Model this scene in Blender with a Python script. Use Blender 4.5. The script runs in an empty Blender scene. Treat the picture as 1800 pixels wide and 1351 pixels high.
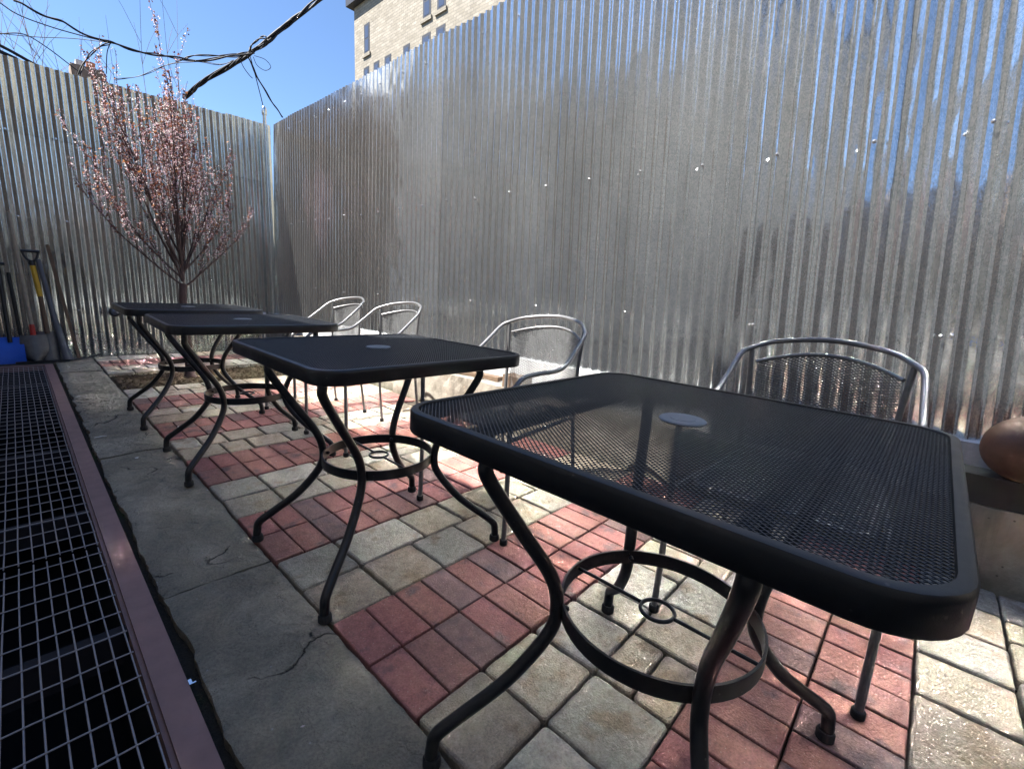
import bpy, math, random
from mathutils import Vector, Matrix
R = math.radians
random.seed(7)
S = bpy.context.scene
COL = S.collection

# ------------------------------------------------------------ camera
CAMH = 0.93
Fpx = 797.3172
AX = (0.68111632, -0.10852453, 0.72408769)    # world X in camera coordinates (right, down, forward)
AY = (-0.73018032, -0.17363539, 0.66082332)
AZ = (0.05401171, -0.97881213, -0.19750837)
cam = bpy.data.cameras.new("camera"); camo = bpy.data.objects.new("camera", cam); COL.objects.link(camo)
M = Matrix(((AX[0], -AX[1], -AX[2], 0), (AY[0], -AY[1], -AY[2], 0), (AZ[0], -AZ[1], -AZ[2], CAMH), (0, 0, 0, 1)))
camo.matrix_world = M
cam.sensor_width = 36; cam.lens = 36 * Fpx / 1800
cam.clip_start = 0.02; cam.clip_end = 500
S.camera = camo

# ------------------------------------------------------------ world, sun, exposure
SUN_EL = 55.0
SUN_AZ = (-0.84, 0.54)            # horizontal direction towards the sun
w = bpy.data.worlds.new("World"); S.world = w; w.use_nodes = True
nt = w.node_tree; nt.nodes.clear()
sky = nt.nodes.new("ShaderNodeTexSky"); sky.sky_type = 'NISHITA'; sky.sun_disc = False
sky.sun_elevation = R(SUN_EL); sky.sun_rotation = math.atan2(SUN_AZ[0], SUN_AZ[1])
sky.air_density = 1.0; sky.dust_density = 0.0; sky.ozone_density = 5.0; sky.altitude = 1500
bg = nt.nodes.new("ShaderNodeBackground"); bg.inputs[1].default_value = 0.07
wo = nt.nodes.new("ShaderNodeOutputWorld")
nt.links.new(sky.outputs[0], bg.inputs[0]); nt.links.new(bg.outputs[0], wo.inputs[0])
sl = bpy.data.lights.new("sun", 'SUN'); sl.energy = 5.0; sl.angle = R(0.5); sl.color = (1.0, 0.955, 0.885)
so = bpy.data.objects.new("sun", sl); COL.objects.link(so)
ce = math.cos(R(SUN_EL))
sd = Vector((SUN_AZ[0] * ce, SUN_AZ[1] * ce, math.sin(R(SUN_EL)))).normalized()
so.rotation_euler = sd.to_track_quat('Z', 'Y').to_euler(); so.location = (-4, 3, 9)
S.view_settings.view_transform = 'Standard'; S.view_settings.look = 'None'
S.view_settings.exposure = 1.9; S.view_settings.gamma = 1.0
S.render.engine = 'CYCLES'
S.cycles.max_bounces = 10; S.cycles.glossy_bounces = 6; S.cycles.diffuse_bounces = 4
S.cycles.sample_clamp_indirect = 0.0
S.cycles.blur_glossy = 0.0
S.cycles.caustics_reflective = True

# ------------------------------------------------------------ helpers
class MB:
    """collects polygons of one mesh"""
    def __init__(s): s.v = []; s.f = []; s.c = []; s.m = []; s.cur = None; s.mat = 0
    def add(s, vs, fs, col=None):
        b = len(s.v); s.v.extend([tuple(p) for p in vs])
        for f in fs:
            s.f.append([b + i for i in f]); s.c.append(col if col else s.cur); s.m.append(s.mat)
    def box(s, x0, x1, y0, y1, z0, z1, col=None):
        s.add([(x0,y0,z0),(x1,y0,z0),(x1,y1,z0),(x0,y1,z0),(x0,y0,z1),(x1,y0,z1),(x1,y1,z1),(x0,y1,z1)],
              [(3,2,1,0),(4,5,6,7),(0,1,5,4),(1,2,6,5),(2,3,7,6),(3,0,4,7)], col)
    def bar(s, a, b, w, t, up=(0,0,1), col=None):
        a = Vector(a); b = Vector(b); d = (b - a).normalized(); u = Vector(up)
        r = d.cross(u)
        if r.length < 1e-5: r = d.cross(Vector((1,0,0)))
        r.normalize(); u = r.cross(d).normalized()
        vs = []
        for p in (a, b):
            for (i, j) in ((-1,-1),(1,-1),(1,1),(-1,1)): vs.append(p + r * (w/2*i) + u * (t/2*j))
        s.add(vs, [(3,2,1,0),(4,5,6,7),(0,1,5,4),(1,2,6,5),(2,3,7,6),(3,0,4,7)], col)
    def tube(s, pts, r, n=10, closed=False, cap=True, col=None, flat=1.0):
        pts = [Vector(p) for p in pts]; N = len(pts)
        rr = r if isinstance(r, (list, tuple)) else [r] * N
        tang = []
        for i in range(N):
            a = pts[(i-1) % N] if (closed or i > 0) else pts[i]
            b = pts[(i+1) % N] if (closed or i < N-1) else pts[i]
            tang.append((b - a).normalized())
        t0 = tang[0]; nrm = t0.cross(Vector((0,0,1)))
        if nrm.length < 1e-3: nrm = t0.cross(Vector((1,0,0)))
        nrm.normalize(); vs = []
        for i in range(N):
            if i:
                ax = tang[i-1].cross(tang[i])
                if ax.length > 1e-7:
                    ang = tang[i-1].angle(tang[i]); nrm = Matrix.Rotation(ang, 3, ax.normalized()) @ nrm
            bn = tang[i].cross(nrm).normalized(); nn = bn.cross(tang[i]).normalized()
            for k in range(n):
                a = 2 * math.pi * k / n
                vs.append(pts[i] + nn * (math.cos(a) * rr[i]) + bn * (math.sin(a) * rr[i] * flat))
        fs = []
        for i in range(N if closed else N-1):
            j = (i + 1) % N
            for k in range(n):
                fs.append((i*n+k, i*n+(k+1) % n, j*n+(k+1) % n, j*n+k))
        if cap and not closed:
            fs.append(tuple(range(n-1, -1, -1))); fs.append(tuple((N-1)*n + k for k in range(n)))
        s.add(vs, fs, col)
    def lathe(s, prof, cx=0, cy=0, n=24, col=None):
        vs = []; fs = []
        for (r, z) in prof:
            for k in range(n):
                a = 2*math.pi*k/n; vs.append((cx + r*math.cos(a), cy + r*math.sin(a), z))
        for i in range(len(prof)-1):
            for k in range(n):
                fs.append((i*n+k, i*n+(k+1) % n, (i+1)*n+(k+1) % n, (i+1)*n+k))
        fs.append(tuple(range(n-1, -1, -1))); fs.append(tuple((len(prof)-1)*n+k for k in range(n)))
        s.add(vs, fs, col)
    def build(s, name, mat, parent=None, smooth=False, angle=None):
        me = bpy.data.meshes.new(name); me.from_pydata(s.v, [], s.f)
        mats = mat if isinstance(mat, (list, tuple)) else [mat]
        for m_ in mats: me.materials.append(m_)
        if len(mats) > 1: me.polygons.foreach_set('material_index', s.m)
        if any(c is not None for c in s.c):
            at = me.color_attributes.new('tint', 'FLOAT_COLOR', 'CORNER')
            buf = []
            for p, c in zip(me.polygons, s.c):
                c = c or (0.5, 0.5, 0.5, 0)
                buf.extend(list(c) * p.loop_total)
            at.data.foreach_set('color', buf)
        if smooth:
            me.polygons.foreach_set('use_smooth', [True] * len(me.polygons))
        me.update()
        if smooth and angle is not None:
            try: me.set_sharp_from_angle(angle=R(angle))
            except Exception: pass
        o = bpy.data.objects.new(name, me); COL.objects.link(o)
        if parent: o.parent = parent
        return o

def thing(name, label, cat, loc=(0,0,0), rz=0, group=None):
    o = bpy.data.objects.new(name, None); COL.objects.link(o); o.location = loc; o.rotation_euler = (0,0,rz)
    o.empty_display_size = 0.1
    return tag(o, label, cat, group)
def tag(o, label=None, cat=None, group=None, kind=None):
    if label: o['label'] = label
    if cat: o['category'] = cat
    if group: o['group'] = group
    if kind: o['kind'] = kind
    return o
def copy_tree(o, parent=None):
    c = o.copy(); COL.objects.link(c)
    if parent: c.parent = parent
    for ch in [x for x in COL.objects if x.parent == o]: copy_tree(ch, c)
    return c
def catmull(P, n=8, closed=False):
    P = [Vector(p) for p in P]; out = []; N = len(P)
    rng = range(N) if closed else range(N-1)
    for i in rng:
        if closed: p0, p1, p2, p3 = P[(i-1) % N], P[i], P[(i+1) % N], P[(i+2) % N]
        else:
            p1, p2 = P[i], P[i+1]
            p0 = P[i-1] if i > 0 else p1*2 - p2
            p3 = P[i+2] if i+2 < N else p2*2 - p1
        for k in range(n):
            t = k / n
            out.append(0.5 * ((2*p1) + (p2-p0)*t + (2*p0-5*p1+4*p2-p3)*t*t + (3*p1-p0-3*p2+p3)*t**3))
    if not closed: out.append(P[-1])
    return out

class NT:
    """tiny node-graph writer"""
    def __init__(s, name):
        s.m = bpy.data.materials.new(name); s.m.use_nodes = True; s.t = s.m.node_tree; s.t.nodes.clear()
        s.out = s.t.nodes.new('ShaderNodeOutputMaterial'); s.p = s.t.nodes.new('ShaderNodeBsdfPrincipled')
        s.t.links.new(s.p.outputs[0], s.out.inputs[0]); s.geo = None
    def n(s, typ, **k):
        d = s.t.nodes.new(typ)
        for a, b in k.items(): setattr(d, a, b)
        return d
    def link(s, a, b): s.t.links.new(a, b)
    def set(s, sock, v):
        if hasattr(v, 'is_output') or isinstance(v, bpy.types.NodeSocket): s.link(v, sock)
        elif isinstance(v, (tuple, list)): sock.default_value = (*v, 1)[:4] if len(sock.default_value) == 4 else v
        else: sock.default_value = v
    def coord(s, kind='Object', scale=(1,1,1), loc=(0,0,0), rot=(0,0,0)):
        tc = s.n('ShaderNodeTexCoord'); mp = s.n('ShaderNodeMapping')
        s.link(tc.outputs[kind], mp.inputs[0]); mp.inputs[1].default_value = loc; mp.inputs[2].default_value = rot; mp.inputs[3].default_value = scale
        return mp.outputs[0]
    def noise(s, vec, scale, detail=4, rough=0.55, dist=0):
        d = s.n('ShaderNodeTexNoise'); s.link(vec, d.inputs['Vector']); d.inputs['Scale'].default_value = scale
        d.inputs['Detail'].default_value = detail; d.inputs['Roughness'].default_value = rough; d.inputs['Distortion'].default_value = dist
        return d.outputs[0]
    def voro(s, vec, scale, feature='F1', out=0):
        d = s.n('ShaderNodeTexVoronoi', feature=feature); s.link(vec, d.inputs['Vector']); d.inputs['Scale'].default_value = scale
        return d.outputs[out]
    def ramp(s, fac, stops, interp='LINEAR'):
        d = s.n('ShaderNodeValToRGB'); s.link(fac, d.inputs[0]); cr = d.color_ramp; cr.interpolation = interp
        while len(cr.elements) < len(stops): cr.elements.new(0.5)
        for e, (p, c) in zip(cr.elements, stops):
            e.position = p; e.color = (c, c, c, 1) if isinstance(c, (int, float)) else (*c, 1)
        return d.outputs[0]
    def mix(s, fac, a, b, mode='MIX'):
        d = s.n('ShaderNodeMix', data_type='RGBA', blend_type=mode)
        s.set(d.inputs[0], fac); s.set(d.inputs[6], a); s.set(d.inputs[7], b); return d.outputs[2]
    def math(s, op, a, b=0.0, c=None):
        d = s.n('ShaderNodeMath', operation=op); s.set(d.inputs[0], a); s.set(d.inputs[1], b)
        if c is not None: s.set(d.inputs[2], c)
        return d.outputs[0]
    def bump(s, h, strength=0.3, dist=0.01, normal=None):
        d = s.n('ShaderNodeBump'); d.inputs['Strength'].default_value = strength; d.inputs['Distance'].default_value = dist
        s.link(h, d.inputs['Height'])
        if normal is not None: s.link(normal, d.inputs['Normal'])
        return d.outputs[0]
    def fin(s, col=None, rough=None, metal=None, normal=None, spec=None):
        if col is not None: s.set(s.p.inputs['Base Color'], col)
        if rough is not None: s.set(s.p.inputs['Roughness'], rough)
        if metal is not None: s.set(s.p.inputs['Metallic'], metal)
        if normal is not None: s.link(normal, s.p.inputs['Normal'])
        if spec is not None: s.p.inputs['Specular IOR Level'].default_value = spec
        return s.m

def plain(name, col, rough=0.6, metal=0.0, var=0.25, scale=20, bump=0.1):
    a = NT(name); v = a.coord(); n_ = a.noise(v, scale, 5)
    c = a.mix(n_, tuple(x*(1-var) for x in col), tuple(min(1, x*(1+var)) for x in col))
    return a.fin(c, rough, metal, a.bump(n_, bump, 0.005))

# ---- materials
def mat_paver(name, lo, hi, speck, stain, bumpd):
    a = NT(name); at = a.n('ShaderNodeAttribute'); at.attribute_name = 'tint'
    tc = a.n('ShaderNodeTexCoord'); off = a.n('ShaderNodeVectorMath', operation='SCALE')
    comb = a.n('ShaderNodeCombineXYZ')
    for i in range(3): a.link(at.outputs['Alpha'], comb.inputs[i])
    a.link(comb.outputs[0], off.inputs[0]); off.inputs['Scale'].default_value = 37.0
    vadd = a.n('ShaderNodeVectorMath', operation='ADD'); a.link(tc.outputs['Object'], vadd.inputs[0]); a.link(off.outputs[0], vadd.inputs[1])
    v = vadd.outputs[0]
    big = a.noise(v, 9, 4, 0.6); fine = a.noise(v, 190, 3, 0.7); mid = a.noise(v, 45, 5, 0.65)
    base = a.mix(a.ramp(mid, [(0.3, lo), (0.7, hi)]), at.outputs['Color'], (0.6, 0.55, 0.5), 'MULTIPLY')
    base = at.outputs['Color']
    base = a.mix(a.ramp(big, [(0.56, 0.0), (0.68, 0.75)]), base, stain)
    base = a.mix(1.0, base, a.ramp(mid, [(0.25, lo), (0.75, hi)]), 'MULTIPLY')
    base = a.mix(1.0, base, a.ramp(fine, [(0.3, 0.72), (0.5, 1.0), (0.72, 1.25)]), 'MULTIPLY')
    sp = a.voro(v, 85); base = a.mix(a.ramp(sp, [(0.07, 0.75), (0.13, 0.0)]), base, speck)
    dirt = a.noise(a.coord('Object'), 2.2, 6, 0.65); base = a.mix(a.ramp(dirt, [(0.5, 0.0), (0.8, 0.35)]), base, (0.10, 0.09, 0.07))
    h = a.mix(0.5, mid, fine)
    return a.fin(base, 0.8, 0, a.bump(h, 0.75, bumpd), 0.35)
M_RED = mat_paver('red_paver', 0.72, 1.2, (0.55, 0.42, 0.36), (0.085, 0.068, 0.072), 0.004)
M_TAN = mat_paver('tan_paver', 0.66, 1.2, (0.50, 0.46, 0.38), (0.24, 0.17, 0.11), 0.006)

def mat_joint():
    a = NT('joint_sand'); v = a.coord(); n1 = a.noise(v, 150, 3, .7); n2 = a.noise(v, 2.5, 5, .6)
    c = a.mix(n1, (0.018, 0.015, 0.012), (0.09, 0.075, 0.055))
    c = a.mix(a.ramp(n2, [(0.55, 0), (0.66, 0.8)]), c, (0.05, 0.07, 0.018))
    return a.fin(c, 0.95, 0, a.bump(n1, 0.8, 0.01), 0.1)
def mat_slab():
    a = NT('bluestone'); v = a.coord(); big = a.noise(v, 2.6, 7, .62, .6); mid = a.noise(v, 14, 8, .68, .4); fine = a.noise(v, 130, 4, .7)
    c = a.ramp(big, [(0.3, (0.20, 0.175, 0.135)), (0.48, (0.31, 0.27, 0.20)), (0.56, (0.39, 0.335, 0.25)), (0.7, (0.50, 0.42, 0.31))])
    c = a.mix(a.ramp(mid, [(0.35, 0.0), (0.5, 0.5), (0.75, 0.9)]), a.mix(1.0, c, (0.66, 0.7, 0.74), 'MULTIPLY'), c)
    c = a.mix(1.0, c, a.ramp(fine, [(0.25, 0.7), (0.75, 1.3)]), 'MULTIPLY')
    ck = a.n('ShaderNodeTexVoronoi', feature='DISTANCE_TO_EDGE')
    vv = a.n('ShaderNodeVectorMath', operation='ADD'); nz = a.n('ShaderNodeTexNoise'); nz.inputs['Scale'].default_value = 4; nz.inputs['Detail'].default_value = 8
    a.link(v, nz.inputs['Vector']); sc = a.n('ShaderNodeVectorMath', operation='SCALE'); a.link(nz.outputs[1], sc.inputs[0]); sc.inputs['Scale'].default_value = 0.35
    a.link(v, vv.inputs[0]); a.link(sc.outputs[0], vv.inputs[1]); a.link(vv.outputs[0], ck.inputs['Vector']); ck.inputs['Scale'].default_value = 2.2
    crack = a.ramp(ck.outputs[0], [(0.0, 1.0), (0.009, 0.0)]); msk = a.ramp(a.noise(v, 3.1, 2), [(0.5, 0), (0.56, 1)])
    crack = a.math('MULTIPLY', crack, msk)
    c = a.mix(crack, c, (0.02, 0.02, 0.018))
    sp = a.voro(v, 16); c = a.mix(a.ramp(sp, [(0.035, 0.6), (0.05, 0)]), c, (0.42, 0.42, 0.4))
    hh = a.math('ADD', a.math('MULTIPLY', mid, 1.0), a.math('MULTIPLY', fine, 0.25)); hh = a.math('SUBTRACT', hh, crack)
    terr = a.ramp(big, [(0.40, 0.0), (0.415, 0.25), (0.5, 0.3), (0.512, 0.6), (0.6, 0.65), (0.61, 1.0)])
    hh = a.math('ADD', hh, a.math('MULTIPLY', terr, 0.5))
    return a.fin(c, 0.72, 0, a.bump(hh, 1.0, 0.02), 0.3)
M_JOINT = mat_joint(); M_SLAB = mat_slab()

def mat_galv(name, tint, rough_lo, rough_hi, dirt):
    a = NT(name); tc = a.n('ShaderNodeTexCoord'); at = a.n('ShaderNodeAttribute'); at.attribute_name = 'tint'
    mp = a.n('ShaderNodeMapping'); a.link(tc.outputs['Object'], mp.inputs[0]); mp.inputs[3].default_value = (1, 1, 0.62)
    v = mp.outputs[0]
    vo = a.n('ShaderNodeTexVoronoi'); a.link(v, vo.inputs['Vector']); vo.inputs['Scale'].default_value = 250
    bw = a.n('ShaderNodeSeparateColor'); a.link(vo.outputs['Color'], bw.inputs[0])
    vo2 = a.n('ShaderNodeTexVoronoi'); a.link(v, vo2.inputs['Vector']); vo2.inputs['Scale'].default_value = 240
    bw2 = a.n('ShaderNodeSeparateColor'); a.link(vo2.outputs['Color'], bw2.inputs[0])
    big = a.noise(a.coord('Object', (1, 1, 0.25)), 3.0, 5, .6)
    col = a.mix(bw.outputs[0], tuple(x*0.72 for x in tint), tuple(min(1, x*1.22) for x in tint))
    col = a.mix(1.0, col, a.ramp(big, [(0.3, 0.8), (0.7, 1.08)]), 'MULTIPLY')
    col = a.mix(1.0, col, at.outputs['Color'], 'MULTIPLY')
    # streaky dirt near the foot of the sheets and a few drip stains
    sp = a.n('ShaderNodeSeparateXYZ'); a.link(tc.outputs['Object'], sp.inputs[0])
    dn = a.noise(a.coord('Object', (9, 9, 1.2)), 2.0, 6, .7)
    low = a.ramp(a.math('ADD', sp.outputs[2], a.math('MULTIPLY', dn, 0.7)), [(0.35, 1.0), (1.0, 0.0)])
    col = a.mix(a.math('MULTIPLY', low, dirt), col, (0.30, 0.29, 0.27))
    drip = a.ramp(a.noise(a.coord('Object', (26, 26, 0.7)), 1.6, 4, .6), [(0.62, 0), (0.75, 0.45)])
    col = a.mix(drip, col, (0.45, 0.45, 0.43))
    rg = a.math('ADD', a.math('MULTIPLY', a.ramp(bw2.outputs[1], [(0.35, 0.0), (0.75, 1.0)]), rough_hi - rough_lo), rough_lo)
    rg = a.math('ADD', rg, a.math('MULTIPLY', low, 0.12))
    wav = a.noise(a.coord('Object', (1, 1, 0.35)), 5.5, 2, .5)
    nb = a.bump(wav, 0.6, 0.02)
    sg = a.math('ADD', bw.outputs[2], a.math('MULTIPLY', bw2.outputs[0], 1.2))
    nb2 = a.bump(sg, 0.10, 0.0010, nb)
    return a.fin(col, rg, 0.96, nb2)
M_GALV = mat_galv('galvanised_sheet', (0.84, 0.925, 0.935), 0.05, 0.16, 0.04)
M_GALV_OLD = mat_galv('weathered_galvanised_sheet', (0.76, 0.81, 0.80), 0.06, 0.20, 0.12)

def mat_black():
    a = NT('black_powder_coat'); v = a.coord(); n1 = a.noise(v, 900, 2); n2 = a.noise(v, 14, 5, .6)
    c = a.mix(a.ramp(n2, [(0.45, 0), (0.8, 1)]), (0.004, 0.005, 0.007), (0.010, 0.012, 0.016))
    sc = a.voro(v, 30); c = a.mix(a.ramp(sc, [(0.04, 0.5), (0.06, 0)]), c, (0.10, 0.09, 0.08))
    return a.fin(c, a.ramp(n2, [(0.3, 0.32), (0.8, 0.48)]), 0, a.bump(n1, 0.15, 0.0006), 0.6)
M_BLACK = mat_black()
M_STRAND = plain('sky_sheen_black_mesh', (0.022, 0.026, 0.033), 0.42, 0, .3, 40, .05)  # black mesh, base colour lifted for the sky reflected in its strands
M_DISC = plain('grey_plastic_cap', (0.24, 0.255, 0.265), 0.5, 0, .15, 60)
M_CHAIR = plain('silver_grey_metal', (0.21, 0.21, 0.215), 0.36, 0.6, .25, 60, .05)
M_CHAIRMESH = plain('grey_expanded_mesh', (0.17, 0.175, 0.18), 0.5, 0.3, .2, 80, .05)
M_RUBBER = plain('black_rubber', (0.015, 0.015, 0.016), 0.7)
M_SCREW = plain('bright_screw', (0.75, 0.75, 0.76), 0.25, 1.0, .1)
M_RUST = plain('rust_red_painted_steel', (0.26, 0.15, 0.132), 0.6, 0.0, .35, 14, .25)
M_GRATE = plain('weathered_steel_wire', (0.34, 0.31, 0.31), 0.5, 0.3, .3, 40)
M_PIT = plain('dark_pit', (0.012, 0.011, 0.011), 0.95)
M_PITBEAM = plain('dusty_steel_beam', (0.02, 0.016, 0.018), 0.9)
def mat_concrete(name, lo, hi, moss=0.5):
    a = NT(name); v = a.coord(); n1 = a.noise(v, 5, 8, .65, .3); n2 = a.noise(v, 60, 5, .7); st = a.noise(a.coord('Object', (7, 7, 0.6)), 2, 5, .6)
    c = a.mix(a.ramp(n1, [(0.3, 0), (0.7, 1)]), lo, hi)
    c = a.mix(a.ramp(st, [(0.52, 0), (0.7, 0.55)]), c, tuple(x*0.5 for x in lo))
    c = a.mix(a.ramp(a.voro(v, 22), [(0.05, 0.8), (0.09, 0)]), c, tuple(x*0.45 for x in lo))
    sp = a.n('ShaderNodeSeparateXYZ'); tc = a.n('ShaderNodeTexCoord'); a.link(tc.outputs['Object'], sp.inputs[0])
    lw = a.ramp(a.math('ADD', sp.outputs[2], a.math('MULTIPLY', n1, 0.12)), [(0.05, moss), (0.16, 0)])
    c = a.mix(lw, c, (0.055, 0.062, 0.03))
    h = a.math('ADD', a.math('MULTIPLY', n1, 1.0), a.math('MULTIPLY', n2, 0.5))
    return a.fin(c, 0.85, 0, a.bump(h, 0.8, 0.008), 0.2)
M_CONC = mat_concrete('old_concrete', (0.18, 0.16, 0.13), (0.38, 0.35, 0.30))
M_WHITE = mat_concrete('white_sealed_ledge', (0.45, 0.465, 0.48), (0.66, 0.67, 0.68), 0.0)
def mat_soil():
    a = NT('soil'); v = a.coord(); n1 = a.noise(v, 70, 5, .7); n2 = a.noise(v, 8, 5, .6)
    c = a.mix(n1, (0.035, 0.024, 0.015), (0.17, 0.125, 0.08)); c = a.mix(a.ramp(n2, [(.5, 0), (.7, .6)]), c, (0.22, 0.18, 0.12))
    return a.fin(c, 0.95, 0, a.bump(n1, 1.0, 0.02), 0.1)
M_SOIL = mat_soil()
M_WOOD = plain('weathered_wood', (0.13, 0.085, 0.055), 0.75, 0, .45, 12, .3)
M_GREYWOOD = plain('grey_wood_handle', (0.30, 0.26, 0.20), 0.7, 0, .3, 20, .2)
M_YELLOW = plain('yellow_fibreglass', (0.55, 0.33, 0.02), 0.5, 0, .15, 20)
M_REDP = plain('red_painted_socket', (0.45, 0.03, 0.02), 0.5, 0, .2, 30)
M_BLUE = plain('blue_plastic', (0.012, 0.10, 0.55), 0.5, 0, .15, 6)
M_STEEL = plain('dull_tool_steel', (0.16, 0.16, 0.16), 0.5, 0.6, .35, 18, .3)
M_GREYP = plain('grey_plastic_bar', (0.10, 0.11, 0.13), 0.6, 0, .2)
M_TERRA = plain('rust_brown_skin', (0.11, 0.048, 0.028), 0.5, 0, .55, 14, .35)
M_BARK = plain('dark_bark', (0.075, 0.048, 0.045), 0.85, 0, .4, 60, .5)
M_CABLE = plain('black_cable', (0.012, 0.012, 0.016), 0.6, 0, .3, 30)
M_BRICKD = plain('old_brick', (0.24, 0.18, 0.14), 0.85, 0, .4, 9, .3)
def mat_brick(name, a1, a2, mort, sc=1.0):
    a = NT(name); tc = a.n('ShaderNodeTexCoord'); sp = a.n('ShaderNodeSeparateXYZ'); cb = a.n('ShaderNodeCombineXYZ')
    a.link(tc.outputs['Object'], sp.inputs[0]); a.link(a.math('ADD', sp.outputs[0], sp.outputs[1]), cb.inputs[0]); a.link(sp.outputs[2], cb.inputs[1])
    b = a.n('ShaderNodeTexBrick'); a.link(cb.outputs[0], b.inputs['Vector']); b.inputs['Scale'].default_value = 1.0
    b.inputs['Brick Width'].default_value = 0.42*sc; b.inputs['Row Height'].default_value = 0.15*sc; b.inputs['Mortar Size'].default_value = 0.014*sc
    b.inputs['Color1'].default_value = (*a1, 1); b.inputs['Color2'].default_value = (*a2, 1); b.inputs['Mortar'].default_value = (*mort, 1)
    b.inputs['Bias'].default_value = 0.0
    n1 = a.noise(tc.outputs['Object'], 1.3, 6, .7); c = a.mix(1.0, b.outputs[0], a.ramp(n1, [(.3, .8), (.7, 1.15)]), 'MULTIPLY')
    h = a.math('SUBTRACT', a.noise(tc.outputs['Object'], 7, 4, .6), b.outputs[1])
    return a.fin(c, 0.85, 0, a.bump(h, 0.6, 0.03), 0.2)
M_BUILD = mat_brick('cream_brick', (0.31, 0.28, 0.235), (0.235, 0.21, 0.17), (0.19, 0.175, 0.15), 0.85)
M_REDBRICK = mat_brick('brown_brick', (0.34, 0.27, 0.22), (0.28, 0.21, 0.17), (0.38, 0.35, 0.31), 0.6)
M_STUCCO = mat_concrete('pale_stucco', (0.64, 0.63, 0.60), (0.78, 0.77, 0.74), 0.0)
M_DARKTRIM = plain('dark_cornice', (0.03, 0.032, 0.04), 0.5)
def mat_glass():
    a = NT('window_glass'); return a.fin((0.05, 0.06, 0.09), 0.08, 0.0, None, 1.0)
M_GLASS = mat_glass()

# ------------------------------------------------------------ ground, paving, kerb
YN, YF = -1.6, 6.68
XP0, XP1 = 0.50, 2.24
g = MB()
# ground sheet with an opening for the pit under the grate: four slabs butted round it
PX0, PX1, PY0, PY1 = -0.86, 0.18, -2.0, 6.30
zg = -0.035
g.add([(-150,-150,zg),(150,-150,zg),(150,PY0,zg),(-150,PY0,zg)], [(0,1,2,3)])
g.add([(-150,PY1,zg),(150,PY1,zg),(150,150,zg),(-150,150,zg)], [(0,1,2,3)])
g.add([(-150,PY0,zg),(PX0,PY0,zg),(PX0,PY1,zg),(-150,PY1,zg)], [(0,1,2,3)])
g.add([(PX1,PY0,zg),(150,PY0,zg),(150,PY1,zg),(PX1,PY1,zg)], [(0,1,2,3)])
tag(g.build('ground', M_JOINT), kind='structure')
p = MB()
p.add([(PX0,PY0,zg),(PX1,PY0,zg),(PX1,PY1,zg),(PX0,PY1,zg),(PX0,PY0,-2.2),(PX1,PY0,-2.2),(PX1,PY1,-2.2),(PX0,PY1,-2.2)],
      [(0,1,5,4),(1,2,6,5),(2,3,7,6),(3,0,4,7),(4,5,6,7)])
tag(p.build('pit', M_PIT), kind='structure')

def paver(mb, x0, x1, y0, y1, tumbled, col):
    gp = 0.0022 if not tumbled else 0.0035
    x0 += gp; x1 -= gp; y0 += gp; y1 -= gp
    w_, h_ = x1-x0, y1-y0
    zt = random.uniform(-0.0016, 0.0016) if not tumbled else random.uniform(-0.003, 0.002)
    tx = random.uniform(-1, 1) * 0.008; ty = random.uniform(-1, 1) * 0.008
    cx, cy = (x0+x1)/2 + random.uniform(-.001, .001), (y0+y1)/2 + random.uniform(-.001, .001)
    rot = random.uniform(-1, 1) * (0.006 if not tumbled else 0.02)
    rc = 0.003 if not tumbled else random.uniform(0.008, 0.015)
    pts = []
    for (sx, sy, a0) in ((1,1,0),(-1,1,90),(-1,-1,180),(1,-1,270)):
        nseg = 2 if not tumbled else 3
        for k in range(nseg+1):
            a = R(a0 + 90*k/nseg)
            px = sx*(w_/2-rc) + rc*math.cos(a); py = sy*(h_/2-rc) + rc*math.sin(a)
            pts.append((px, py))
    if tumbled:
        # extra wobbling points along the edges
        q = []
        for i in range(len(pts)):
            a = pts[i]; b = pts[(i+1) % len(pts)]
            q.append(a); L = math.hypot(b[0]-a[0], b[1]-a[1])
            if L > 0.04:
                ns = int(L/0.025)
                for k in range(1, ns):
                    t = k/ns; jx = random.uniform(-.0016, .0016); q.append((a[0]+(b[0]-a[0])*t + jx, a[1]+(b[1]-a[1])*t + random.uniform(-.0016, .0016)))
        pts = q
    n = len(pts); vs = []
    bev = 0.0035 if not tumbled else 0.007
    prof = [(0.0, -0.04), (0.0, -bev), (bev*0.35, -bev*0.3), (bev*1.05, 0.0)]
    cr, sr = math.cos(rot), math.sin(rot)
    for (ins, z) in prof:
        fx = 1 - 2*ins/w_; fy = 1 - 2*ins/h_
        for (px, py) in pts:
            X = px*fx; Y = py*fy
            vs.append((cx + X*cr - Y*sr, cy + X*sr + Y*cr, z + zt + (X*tx + Y*ty if z > -0.02 else 0)))
    fs = []
    for i in range(3):
        for k in range(n): fs.append((i*n+k, i*n+(k+1) % n, (i+1)*n+(k+1) % n, (i+1)*n+k))
    fs.append(tuple(3*n+k for k in range(n)))
    mb.add(vs, fs, col)
def redcol():
    t = random.random()
    if t < 0.14: c = (0.21, 0.125, 0.115)
    elif t < 0.3: c = (0.27, 0.13, 0.11)
    else: k = random.uniform(.88, 1.1); c = (.31*k, .132*k*random.uniform(.93, 1.07), .112*k)
    return (*c, random.random())
def tancol():
    t = random.random()
    if t < 0.3: c = (0.345, 0.325, 0.275)
    elif t < 0.65: c = (0.37, 0.33, 0.26)
    elif t < 0.85: c = (0.35, 0.30, 0.235)
    else: c = (0.42, 0.395, 0.345)
    k = random.uniform(.9, 1.08); return (c[0]*k*1.03, c[1]*k*.98, c[2]*k*.95, random.random())
pav = MB()
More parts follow.
